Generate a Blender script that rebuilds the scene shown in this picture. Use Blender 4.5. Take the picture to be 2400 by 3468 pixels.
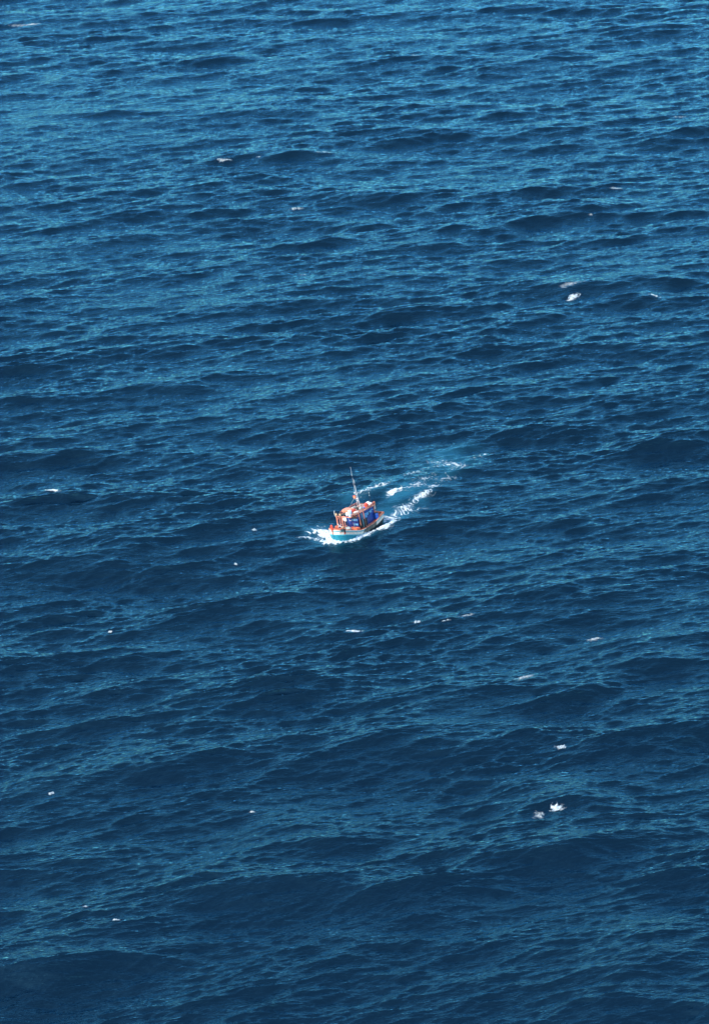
import bpy, bmesh, math, random
import numpy as np
from mathutils import Vector, Matrix, Euler
for o in list(bpy.data.objects):
    bpy.data.objects.remove(o)
SC = bpy.context.scene
COL = SC.collection
random.seed(7)
R = math.radians

# ------------------------------------------------------------------ camera
DEP = R(25.0); SLANT = 553.05
CAM_H = SLANT * math.sin(DEP); CAM_Y = -SLANT * math.cos(DEP)
cam_data = bpy.data.cameras.new('camera')
cam = bpy.data.objects.new('camera', cam_data); COL.objects.link(cam)
cam.location = (0, CAM_Y, CAM_H)
cam.rotation_euler = (R(90) - DEP, 0, 0)
cam_data.sensor_fit = 'VERTICAL'
cam_data.angle = R(19.5)
cam_data.clip_start = 1.0; cam_data.clip_end = 60000
SC.camera = cam

# ------------------------------------------------------------------ sky and sun
SUN_DIR = Vector((-0.80, -0.42, 0.88)).normalized()
sun_el = math.asin(SUN_DIR.z); sun_az = math.atan2(SUN_DIR.x, SUN_DIR.y)
world = bpy.data.worlds.new("World"); SC.world = world; world.use_nodes = True
wn = world.node_tree.nodes; wl = world.node_tree.links
sky = wn.new('ShaderNodeTexSky'); sky.sky_type = 'NISHITA'; sky.sun_disc = False
sky.sun_elevation = sun_el; sky.sun_rotation = sun_az
sky.altitude = 200; sky.air_density = 1.2; sky.dust_density = 1.5; sky.ozone_density = 2.0
wl.new(sky.outputs[0], wn['Background'].inputs[0]); wn['Background'].inputs[1].default_value = 0.15
sun_l = bpy.data.lights.new('sun', 'SUN'); sun_l.energy = 2.0; sun_l.angle = R(0.5); sun_l.color = (1.0, 0.93, 0.84)
sun = bpy.data.objects.new('sun', sun_l); COL.objects.link(sun)
sun.rotation_euler = (-SUN_DIR).to_track_quat('-Z', 'Y').to_euler(); sun.location = (0, 0, 300)
SC.view_settings.view_transform = 'Standard'; SC.view_settings.look = 'None'
SC.view_settings.exposure = 1.62; SC.view_settings.gamma = 1.0; SC.view_settings.use_curve_mapping = False
SC.cycles.max_bounces = 5; SC.cycles.sample_clamp_direct = 2.0; SC.cycles.use_denoising = True

# ------------------------------------------------------------------ node helpers
def mat(name):
    m = bpy.data.materials.new(name); m.use_nodes = True
    return m, m.node_tree.nodes, m.node_tree.links
def N(nt, kind, **kw):
    n = nt.new(kind)
    for k, v in kw.items():
        if k in n.inputs: n.inputs[k].default_value = v
        else: setattr(n, k, v)
    return n

# ------------------------------------------------------------------ the sea: a wave spectrum summed by FFT, in metres
CREST = R(17)                                     # direction the crests run in, from +x
WDIR = np.array([math.sin(CREST), -math.cos(CREST)])   # the waves travel towards the cliff
TILE_N, TILE_L = 2560, 640.0
def make_tile():
    rng = np.random.default_rng(21)
    n, L = TILE_N, TILE_L
    k1 = 2 * np.pi * np.fft.fftfreq(n, L / n)
    kx, ky = np.meshgrid(k1, k1, indexing='xy')
    k = np.hypot(kx, ky); k[0, 0] = 1
    def spec(kp, d, s_lo, s_hi, gamma, tail):
        c = (kx * d[0] + ky * d[1]) / k
        c2 = np.clip((1 + c) / 2, 1e-9, 1)
        t = np.clip(np.log(k / kp) / math.log(12), 0, 1)
        s = s_lo * (1 - t) + s_hi * t
        D = c2 ** s * np.sqrt(s + 0.6)
        w, wp = np.sqrt(9.81 * k), math.sqrt(9.81 * kp)
        sig = np.where(w < wp, .07, .09)
        pk = gamma ** np.exp(-(w - wp) ** 2 / (2 * sig ** 2 * wp ** 2))
        P = np.exp(-1.25 * (kp / k) ** 2) * k ** (-tail) * pk * D
        P[0, 0] = 0
        P *= np.exp(-(k * 0.10) ** 2)
        return P / P.sum()
    A = np.zeros((n, n))
    def rot(a):
        a = R(a); return np.array([math.cos(a) * WDIR[0] - math.sin(a) * WDIR[1], math.sin(a) * WDIR[0] + math.cos(a) * WDIR[1]])
    for lam, dirn, s_lo, s_hi, gam, tail, hs in WAVES:
        P = spec(2 * np.pi / lam, rot(dirn), s_lo, s_hi, gam, tail)
        A += P * (hs / 4) ** 2
    amp = np.sqrt(A)
    z = (rng.standard_normal((n, n), dtype=np.float32) + 1j * rng.standard_normal((n, n), dtype=np.float32)) * amp
    h = np.fft.ifft2(z) * n * n
    zh = z; z = z * np.exp(-(k * .30) ** 2)
    H = h.real.astype(np.float32)
    dx = (np.fft.ifft2(z * (1j * kx / k)) * n * n).real.astype(np.float32)
    dy = (np.fft.ifft2(z * (1j * ky / k)) * n * n).real.astype(np.float32)
    zf = zh * np.exp(-(k * .38) ** 2)
    HF = (np.fft.ifft2(zf) * n * n).real.astype(np.float32)
    lp = np.exp(-(k / (2 * np.pi / 6.5)) ** 2)
    HL = (np.fft.ifft2(zh * lp) * n * n).real.astype(np.float32)
    return H, dx, dy, HF, HL
#        length dir  s_lo s_hi gamma tail  Hs
WAVES = [(58.0,   4,  20,  20, 2.5, 5.5, 1.2),
         (20.0,   0,  18,  30, 2.0, 4.8, 1.10),
         (8.0,   8,   30,  40, 1.0, 4.2, 0.38),
         (3.4,   -7,   36,  40, 1.0, 3.7, 0.23),
         (1.6,   5,   34,  34, 1.0, 3.5, 0.125)]
CHOP = 1.05
TH, TX, TY, THF, THL = make_tile()
sx_, sy_ = np.gradient(TH[:512, :512], TILE_L / TILE_N)
print('sea: rms height %.2f  mss %.4f' % (TH.std(), (sx_ ** 2 + sy_ ** 2).mean()))
def smooth_tile(seed, lam, st, n=256, L=TILE_L):
    rng = np.random.default_rng(seed); k1 = 2 * np.pi * np.fft.fftfreq(n, L / n); kx, ky = np.meshgrid(k1, k1, indexing='xy')
    a = (kx * math.cos(CREST) + ky * math.sin(CREST)) * st; b = -kx * math.sin(CREST) + ky * math.cos(CREST)
    z = np.fft.fft2(rng.standard_normal((n, n))) * np.exp(-(a * a + b * b) * (lam / 9) ** 2); h = np.fft.ifft2(z).real
    return (h / h.std()).astype(np.float32)
GUST = smooth_tile(5, 75.0, 1.8); GUST2 = smooth_tile(8, 26.0, 1.6)
def bil(T, x, y, L=TILE_L):
    n = T.shape[0]
    fx = (x / L * n) % n; fy = (y / L * n) % n
    i = np.floor(fx).astype(np.int64); j = np.floor(fy).astype(np.int64)
    fx = (fx - i).astype(np.float32); fy = (fy - j).astype(np.float32)
    i %= n; j %= n; i1 = (i + 1) % n; j1 = (j + 1) % n
    return (T[j, i] * (1 - fx) + T[j, i1] * fx) * (1 - fy) + (T[j1, i] * (1 - fx) + T[j1, i1] * fx) * fy

# single steep waves that stand out of the sea: x, y, half length, height, front (m)
HUMPS = [(42, -158, 20, 1.7, 9), (-42, -150, 18, 1.4, 8), (-10, -131, 15, 1.2, 8), (34, -118, 13, 1.3, 8), (-30, -95, 14, 1.1, 8), (14, -88, 16, 1.0, 8), (-6.9, -117.2, 10.9, 1.09, 6.9), (30.6, -104.6, 11.9, 1.08, 7.0), (-22.7, 247.6, 13.4, 1.65, 9.3), (-62.2, 22.1, 14.0, 1.01, 9.1), (-11.9, -44.2, 11.9, 0.9, 6.0), (12.9, -42.8, 10.0, 0.8, 4.9), (-24.6, 209.5, 16.4, 1.23, 8.2), (-9.3, 211.6, 12.3, 1.03, 7.2), (57.2, 167.5, 9.2, 1.02, 6.2), (47.7, 114.7, 9.2, 1.11, 6.0), (64.9, 112.6, 10.1, 1.32, 7.1), (58.2, 32.2, 12.0, 1.0, 7.1), (-57.1, 9.0, 7.0, 0.8, 5.0), (12.0, 10.0, 8.0, 0.5, 5.0), (49.6, -59.6, 9.9, 0.79, 6.0), (-49.4, -102.6, 11.9, 0.89, 7.0), (6.2, 179.0, 11.2, 1.12, 7.1), (22.1, 20.0, 12.0, 0.6, 5.0), (-39.9, -20.0, 8.9, 0.79, 6.0), (37.8, -39.8, 9.0, 0.7, 6.0), (-36.3, 60.5, 9.1, 0.81, 6.0), (43.1, -147.2, 13.7, 1.08, 7.8), (-93.8, 329.4, 16.6, 1.25, 9.4)]
# boat frame on the water
YAW = R(50.0); ROLL = R(13.0)
BOAT_XY = np.array([0.22, -7.9])
F2 = np.array([-math.cos(YAW), -math.sin(YAW)])       # bow direction
P2 = np.array([-F2[1], F2[0]])                         # port side: right and towards the cliff
def sheer_half(x):
    x = np.asarray(x, float)
    f = 2.5 * np.sqrt(np.clip(1 - (np.clip(x - 1.2, 0, 4.8) / 4.8) ** 2.9, 0, 1))
    a = 2.5 - 0.40 * (np.clip(1.2 - x, 0, 7) / 7) ** 2
    return np.where(x > 1.2, f, a)
# foam lines: points (x, y, width, strength)
def interp_poly(pts, step=0.5):
    out = []
    for a, b in zip(pts[:-1], pts[1:]):
        L = math.hypot(b[0] - a[0], b[1] - a[1]); n = max(1, int(L / step))
        for i in range(n): out.append([a[q] + (b[q] - a[q]) * i / n for q in range(4)])
    out.append(list(pts[-1])); out = np.array(out); i = np.arange(len(out))
    out[:, 3] += .07 * (out[:, 3] < .7)
    out[:, 2] *= 1 + .28 * np.sin(i * .31 + pts[0][0]) * np.sin(i * .17 + 1) + .12 * np.sin(i * .53); return out
FOAM_LINES = [
    [(-4.8, -13.5, 1.0, 1.3), (-2.9, -13.3, 0.95, 1.5), (-1.0, -12.4, 0.9, 1.6), (1.0, -11.1, 0.8, 1.6), (3.0, -9.2, 0.7, 1.4), (5.0, -7.4, 0.7, 1.3), (6.8, -5.4, 0.8, 1.1), (8.6, -2.6, 0.9, 0.8), (10.5, -0.6, 1.0, 0.55)],
    [(-8.6, -9.8, 0.9, 0.75), (-7.0, -9.0, 1.5, 1.15), (-5.4, -9.2, 1.9, 1.5), (-4.7, -11.2, 1.5, 1.5), (-3.9, -12.8, 0.9, 1.2)],
    [(-9.8, -11.6, 0.6, 0.55), (-7.2, -12.0, 0.9, 1.1), (-5.4, -13.1, 0.9, 1.3), (-3.2, -13.1, 0.7, 1.2)],
    [(-6.8, -6.2, 0.7, 0.6), (-5.2, -6.2, 1.2, 1.0), (-4.2, -5.2, 1.0, 0.7)],
    [(4.4, -4.6, 1.1, 1.2), (5.8, -3.7, 1.3, 1.35), (7.3, -2.2, 1.4, 1.35), (8.9, -0.5, 1.4, 1.2), (10.6, 1.7, 1.3, 0.95), (12.4, 4.4, 1.2, 0.75), (14.6, 8.4, 1.3, 0.62), (16.5, 12.7, 1.4, 0.5), (18.6, 17.0, 1.6, 0.5), (20.7, 21.9, 2.0, 0.52), (24.6, 26.8, 2.0, 0.42)],
    [(6.4, -4.2, 0.9, 0.9), (9.4, -1.4, 1.3, 0.85), (11.8, 1.2, 1.3, 0.55), (13.4, 2.4, 1.1, 0.4)],
    [(-1.0, 4.4, 1.6, 0.5), (2.6, 7.4, 1.6, 0.62), (5.2, 11.0, 1.5, 0.62), (7.6, 14.3, 1.3, 0.6), (9.9, 15.6, 0.9, 0.45)],
    [(6.3, 4.9, 0.7, 0.8), (7.4, 6.7, 0.9, 1.1), (8.8, 7.9, 0.8, 1.1), (9.8, 8.6, 0.5, 0.8)],
    [(9.2, 15.1, 1.5, 0.42), (12.4, 19.6, 2.0, 0.5), (15.6, 22.7, 2.2, 0.52), (19.5, 22.7, 2.0, 0.5)],
    [(10.0, 7.4, 1.6, 0.5), (13.1, 11.6, 1.8, 0.55), (14.5, 15.1, 1.9, 0.5)],
]
AER_LINES = [
    [(3.5, -3.0, 2.4, 0.55), (6.4, 1.0, 2.6, 0.6), (8.6, 5.0, 2.8, 0.7), (10.0, 8.4, 2.4, 0.85), (13.1, 13.1, 3.0, 0.35), (16.5, 19.5, 4.0, 0.35), (19.6, 26.1, 3.6, 0.5)],
    [(-6.0, -9.6, 2.4, 0.8), (-3.4, -12.3, 1.5, 0.7), (3.0, -8.4, 1.1, 0.6), (8.0, -1.6, 1.8, 0.55), (12.5, 5.0, 1.8, 0.4)],
    [(-1.5, 3.5, 2.2, 0.45), (4.0, 9.0, 2.6, 0.4), (8.0, 14.6, 2.4, 0.35)],
    [(12.0, 26.1, 2.2, 0.3), (17.1, 29.1, 2.4, 0.5), (22.1, 30.1, 2.0, 0.4)],
]
def off_hull(bx, out):
    by = float(sheer_half(bx)) * .86 + out
    return (BOAT_XY[0] + F2[0] * bx + P2[0] * by, BOAT_XY[1] + F2[1] * bx + P2[1] * by)
FOAM_LINES.append([off_hull(bx, o) + (w, s) for bx, o, w, s in ((6.1, .1, .5, 1.4), (5.4, .12, .45, 1.4), (4.4, .2, .42, 1.3), (3.2, .25, .4, 1.3), (2.0, .25, .4, 1.25), (.5, .3, .4, 1.2), (-1.5, .2, .3, .9))])
FL = [interp_poly(p, .3) for p in FOAM_LINES]
AL = [interp_poly(p, .6) for p in AER_LINES]
def lines_field(lines, x, y):
    out = np.zeros(x.shape, np.float32)
    box = (x > -16) & (x < 32) & (y > -20) & (y < 38)
    xs, ys = x[box], y[box]; o = np.zeros(xs.shape, np.float32)
    for P in lines:
        for px, py, w, s in P:
            m = (np.abs(xs - px) < 2.2 * w) & (np.abs(ys - py) < 2.2 * w)
            if not m.any(): continue
            v = s * np.exp(-((xs[m] - px) ** 2 + (ys[m] - py) ** 2) / (w * w))
            o[m] = np.maximum(o[m], v)
    out[box] = o; return out
def boat_local(x, y):
    dx, dy = x - BOAT_XY[0], y - BOAT_XY[1]
    return dx * F2[0] + dy * F2[1], dx * P2[0] + dy * P2[1]
def sea(x, y, amp=1.0):
    """undisturbed position -> position of the water surface"""
    lod = np.clip((y - CAM_Y - 500) / 420, 0, .40)
    h = bil(TH, x, y) * (1 - lod) + bil(THF, x, y) * lod
    # the swell is heavier near the cliff, the wind ripple stronger farther out
    tt = np.clip((y + 150) / 430, 0, 1); kl = 1.40 - .55 * tt; ks = 1.16 + .58 * tt
    hl_ = bil(THL, x, y); h = hl_ * kl + (h - hl_) * ks; ox = bil(TX, x, y) * kl; oy = bil(TY, x, y) * kl
    bx, by = boat_local(x, y)
    gust = np.clip(1 + .13 * bil(GUST, x, y) + .12 * bil(GUST2, x, y), .45, 1.6)
    gust = gust * (1 - .12 * tt)
    calm = gust * (1 - 0.72 * np.exp(-((bx / 10) ** 2 + (by / 6.5) ** 2) ** 1.5))
    h = h * calm * amp; ox = ox * calm * amp; oy = oy * calm * amp
    for hx, hy, L, a, fr in HUMPS:
        m = (np.abs(x - hx) < 3 * L) & (np.abs(y - hy) < 3 * L)
        if not m.any(): continue
        u = (x[m] - hx) * math.cos(CREST * .8) + (y[m] - hy) * math.sin(CREST * .8)
        v = -(x[m] - hx) * math.sin(CREST * .8) + (y[m] - hy) * math.cos(CREST * .8)
        v = v + .8 * np.sin(u * .35 + hx) + .02 * u * u / max(L, 1) * 3
        g = np.where(v < 0, np.exp(-(v / (fr * .55)) ** 2), np.exp(-(v / (fr * 1.3)) ** 2))
        g = g - .35 * np.exp(-((v + fr * 1.25) / (fr * .7)) ** 2)
        h[m] += (1.15 if hy < 0 else .62) * a * np.exp(-(u / L) ** 2) * g * amp if np.isscalar(amp) else (1.15 if hy < 0 else .62) * a * np.exp(-(u / L) ** 2) * g * amp[m]
    # the hull's own waves
    fd = lines_field(FL[:2], x, y)
    h = h + .20 * np.clip(fd, 0, 1.2) ** 2 - .30 * np.exp(-(bx / 8.5) ** 2 - (by / 5) ** 2)
    side = np.clip(-(by + .5) / 2.2, 0, 1) * np.exp(-(bx / 6.5) ** 2 - ((by + 3) / 3.5) ** 2)
    h = h - .55 * side
    inside = (np.abs(by) < sheer_half(np.clip(bx, -5.8, 5.7)) * .78 - .1) & (bx > -5.5) & (bx < 5.0)
    h = np.where(inside, -.9, h)
    return x + CHOP * ox, y + CHOP * oy, h

def grid_mesh(name, X, Y, Z, keep=None):
    ny, nx = X.shape
    idx = np.arange(ny * nx, dtype=np.int32).reshape(ny, nx)
    q = np.stack([idx[:-1, :-1], idx[:-1, 1:], idx[1:, 1:], idx[1:, :-1]], -1).reshape(-1, 4)
    co = np.stack([X, Y, Z], -1).reshape(-1, 3).astype(np.float32)
    if keep is not None:
        q = q[keep.reshape(-1)]
        used, inv = np.unique(q, return_inverse=True)
        co = co[used]; q = inv.reshape(-1, 4).astype(np.int32)
    me = bpy.data.meshes.new(name)
    me.vertices.add(len(co)); me.vertices.foreach_set('co', co.ravel())
    me.loops.add(q.size); me.loops.foreach_set('vertex_index', q.ravel())
    me.polygons.add(len(q)); me.polygons.foreach_set('loop_start', np.arange(0, q.size, 4, dtype=np.int32))
    me.polygons.foreach_set('loop_total', np.full(len(q), 4, np.int32))
    me.update(calc_edges=True)
    me.polygons.foreach_set('use_smooth', np.ones(len(q), bool))
    return me, (used if keep is not None else None)

# rows and columns, closer together where the photograph shows the water larger
vv = np.arange(-.57, .5701, .78 / 1024)
ang = DEP - np.arctan(vv * 2 * math.tan(R(9.75)))        # depression of each row
r_core = np.sort(CAM_H / np.tan(ang))
far = [r_core[-1]];  st = r_core[-1] - r_core[-2]
while far[-1] < 40000: st *= 1.12; far.append(far[-1] + st)
near = [r_core[0]]; st = r_core[1] - r_core[0]
while near[-1] > -3000: st *= 1.12; near.append(near[-1] - st)
rows = np.concatenate([np.array(near[1:][::-1]), r_core, np.array(far[1:])])
c_core = np.arange(-.160, .16001, 4.15e-4)
side = [c_core[-1]]; st = 4.15e-4
while side[-1] < 12: st *= 1.13; side.append(side[-1] + st)
side = np.array(side[1:]); cols = np.concatenate([-side[::-1], c_core, side])
Cg, Rg = np.meshgrid(cols, rows)
X0 = Cg * np.maximum(Rg, 230); Y0 = Rg + CAM_Y
fade_r = np.clip(1 - (r_core[0] - Rg) / 120, 0, 1) * np.clip(1 - (Rg - r_core[-1]) / 700, 0, 1)
fade_c = np.clip(1 - (np.abs(Cg) - c_core[-1]) / .12, 0, 1)
AMP = (fade_r * fade_c).astype(np.float32)
WX, WY, WZ = sea(X0, Y0, AMP)
me, _ = grid_mesh('sea_water', WX, WY, WZ)
at = me.attributes.new('aeration', 'FLOAT', 'POINT')
aer = np.clip(lines_field(AL, X0, Y0) * np.clip(.75 + .3 * bil(GUST2, X0 * 5, Y0 * 5), .2, 1.2) + .35 * np.clip(lines_field(FL, X0, Y0), 0, 1), 0, 1)
at.data.foreach_set('value', aer.ravel().astype(np.float32))
sea_o = bpy.data.objects.new('sea_water', me); COL.objects.link(sea_o)
sea_o['kind'] = 'structure'; sea_o['label'] = 'deep blue wind-ruffled open sea'

m, nt, ln = mat('sea_water'); nt.clear()
geo = N(nt, 'ShaderNodeNewGeometry')
mp = N(nt, 'ShaderNodeMapping'); mp.inputs['Rotation'].default_value = (0, 0, -CREST); mp.inputs['Scale'].default_value = (1, 2.1, 1)
mpv = N(nt, 'ShaderNodeVectorRotate', rotation_type='Z_AXIS'); mpv.inputs['Angle'].default_value = -CREST
ln.new(geo.outputs['Position'], mpv.inputs['Vector'])
mp = N(nt, 'ShaderNodeMapping'); mp.inputs['Scale'].default_value = (.8, 4.2, 1); ln.new(mpv.outputs[0], mp.inputs['Vector'])
n1 = N(nt, 'ShaderNodeTexNoise', noise_dimensions='2D'); n1.inputs['Scale'].default_value = .8; n1.inputs['Detail'].default_value = 2; n1.inputs['Roughness'].default_value = .5; n1.inputs['Distortion'].default_value = .6
ln.new(mp.outputs[0], n1.inputs['Vector'])
bump = N(nt, 'ShaderNodeBump'); bump.inputs['Strength'].default_value = 1.0; bump.inputs['Distance'].default_value = .085
mpb = N(nt, 'ShaderNodeMapping'); mpb.inputs['Scale'].default_value = (.55, 3.2, 1); ln.new(mpv.outputs[0], mpb.inputs['Vector'])
n3 = N(nt, 'ShaderNodeTexNoise', noise_dimensions='2D'); n3.inputs['Scale'].default_value = .75; n3.inputs['Detail'].default_value = 2; n3.inputs['Roughness'].default_value = .5; n3.inputs['Distortion'].default_value = 1.2
ln.new(mpb.outputs[0], n3.inputs['Vector'])
ad = N(nt, 'ShaderNodeMath', operation='ADD'); ln.new(n1.outputs['Fac'], ad.inputs[0]); ln.new(n3.outputs['Fac'], ad.inputs[1])
ln.new(ad.outputs[0], bump.inputs['Height'])
fres = N(nt, 'ShaderNodeFresnel'); fres.inputs['IOR'].default_value = 1.58; ln.new(bump.outputs[0], fres.inputs['Normal'])
up = N(nt, 'ShaderNodeCombineXYZ'); up.inputs[2].default_value = 1
body = N(nt, 'ShaderNodeBsdfDiffuse'); ln.new(up.outputs[0], body.inputs['Normal'])
aa = N(nt, 'ShaderNodeAttribute', attribute_name='aeration')
# slow drifts in the colour of the water itself
n2 = N(nt, 'ShaderNodeTexNoise', noise_dimensions='2D'); n2.inputs['Scale'].default_value = .012; n2.inputs['Detail'].default_value = 3
ln.new(geo.outputs['Position'], n2.inputs['Vector'])
cmx = N(nt, 'ShaderNodeMix', data_type='RGBA'); cmx.inputs[6].default_value = (.0003, .0008, .0024, 1); cmx.inputs[7].default_value = (.0004, .0016, .0040, 1)
ln.new(n2.outputs['Fac'], cmx.inputs[0])
cm2 = N(nt, 'ShaderNodeMix', data_type='RGBA'); cm2.inputs[7].default_value = (.010, .072, .110, 1)
ln.new(cmx.outputs[2], cm2.inputs[6]); ln.new(aa.outputs['Fac'], cm2.inputs[0]); ln.new(cm2.outputs[2], body.inputs['Color'])
gl = N(nt, 'ShaderNodeBsdfGlossy', distribution='GGX'); gl.inputs['Roughness'].default_value = .115; gl.inputs['Color'].default_value = (.24, .755, 1.0, 1)
ln.new(bump.outputs[0], gl.inputs['Normal'])
mix = N(nt, 'ShaderNodeMixShader'); ln.new(fres.outputs[0], mix.inputs[0]); ln.new(body.outputs[0], mix.inputs[1]); ln.new(gl.outputs[0], mix.inputs[2])
out = N(nt, 'ShaderNodeOutputMaterial'); ln.new(mix.outputs[0], out.inputs[0])
me.materials.append(m)

# ------------------------------------------------------------------ foam: raised, broken sheets of real geometry lying on the sea
def noise_tile(n, L, lam, bw, seed, stretch=1.0, ang=0.0):
    rng = np.random.default_rng(seed)
    k1 = 2 * np.pi * np.fft.fftfreq(n, L / n); kx, ky = np.meshgrid(k1, k1, indexing='xy')
    a = kx * math.cos(ang) + ky * math.sin(ang); b = -kx * math.sin(ang) + ky * math.cos(ang)
    k = np.hypot(a * stretch, b); k0 = 2 * np.pi / lam
    f = np.exp(-((k - k0) / (bw * k0)) ** 2)
    z = np.fft.fft2(rng.standard_normal((n, n))) * f
    h = np.fft.ifft2(z).real; return (h / h.std()).astype(np.float32)
FN_L = 64.0
FN1 = noise_tile(640, FN_L, 1.3, .55, 3, 1.6, CREST); FN2 = noise_tile(640, FN_L, 4.5, .6, 4, 1.8, CREST); FN3 = noise_tile(640, FN_L, .55, .5, 5, 1.5, CREST)
def lace(x, y):
    wx = x + .5 * bil(FN2, x + 9, y, FN_L); wy = y + .5 * bil(FN2, x, y + 23, FN_L)
    n1 = bil(FN1, wx, wy, FN_L); n3 = bil(FN3, wx, wy, FN_L); n2 = bil(FN2, x, y, FN_L)
    ridge = np.clip(1 - np.abs(n1) * 1.5, 0, 1)
    return .52 * ridge + .15 * n3 + .20 * n2 - .06
def foam_mat():
    m, nt, ln = mat('white_foam'); b = nt['Principled BSDF']
    b.inputs['Roughness'].default_value = .65
    n = N(nt, 'ShaderNodeTexNoise'); n.inputs['Scale'].default_value = 2.2; n.inputs['Detail'].default_value = 4
    g = N(nt, 'ShaderNodeNewGeometry'); ln.new(g.outputs['Position'], n.inputs['Vector'])
    r = N(nt, 'ShaderNodeValToRGB'); r.color_ramp.elements[0].position = .34; r.color_ramp.elements[1].position = .6
    r.color_ramp.elements[0].color = (.26, .37, .44, 1); r.color_ramp.elements[1].color = (.56, .60, .59, 1)
    ln.new(n.outputs['Fac'], r.inputs[0]); ln.new(r.outputs[0], b.inputs['Base Color'])
    at = N(nt, 'ShaderNodeAttribute', attribute_name='thickness'); ln.new(at.outputs['Fac'], b.inputs['Alpha'])
    return m
FOAM = foam_mat()
def foam_sheet(name, x0, x1, y0, y1, step, dens, thr=1.0, lift=.05, height=.22, label=None, kind='stuff', dim=1.0):
    xs = np.arange(x0, x1, step); ys = np.arange(y0, y1, step * 1.3)
    X, Y = np.meshgrid(xs, ys)
    D = dens(X, Y); M = D + lace(X, Y) - thr
    M = np.where(D > .12, M, -1); T = np.clip((M + .22) / .55, 0, 1) ** 1.6 * np.clip(D / .85, .35, 1)
    PX, PY, PZ = sea(X, Y)
    PZ = PZ + lift + height * np.clip(M, 0, .8) * (.6 + .5 * bil(FN3, X * 1.7, Y * 1.7, FN_L))
    c = (M[:-1, :-1] + M[:-1, 1:] + M[1:, 1:] + M[1:, :-1]) / 4
    keep = c > -.22
    if kind is None and keep.any():                    # a whitecap is its one largest patch
        seen = np.zeros(keep.shape, bool); best = []
        for s in zip(*np.nonzero(keep)):
            if seen[s]: continue
            seen[s] = True; stack, isl = [s], []
            while stack:
                a, b = stack.pop(); isl.append((a, b))
                for p in ((a + 1, b), (a - 1, b), (a, b + 1), (a, b - 1)):
                    if 0 <= p[0] < keep.shape[0] and 0 <= p[1] < keep.shape[1] and keep[p] and not seen[p]: seen[p] = True; stack.append(p)
            if len(isl) > len(best): best = isl
        keep = np.zeros(keep.shape, bool); keep[tuple(np.array(best).T)] = True
    if keep.sum() < 3: return None
    me, used = grid_mesh(name, PX, PY, PZ, keep)
    me.attributes.new('thickness', 'FLOAT', 'POINT').data.foreach_set('value', (T.reshape(-1)[used] * dim).astype(np.float32))
    me.materials.append(FOAM)
    o = bpy.data.objects.new(name, me); COL.objects.link(o)
    if kind: o['kind'] = kind
    if label: o['label'] = label
    return o
foam_sheet('wake_foam', -12, 29, -17, 31, .075, lambda x, y: lines_field(FL, x, y), thr=.84, height=.2,
           label='white bow wave and foam wake streaming behind the fishing boat')
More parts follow.
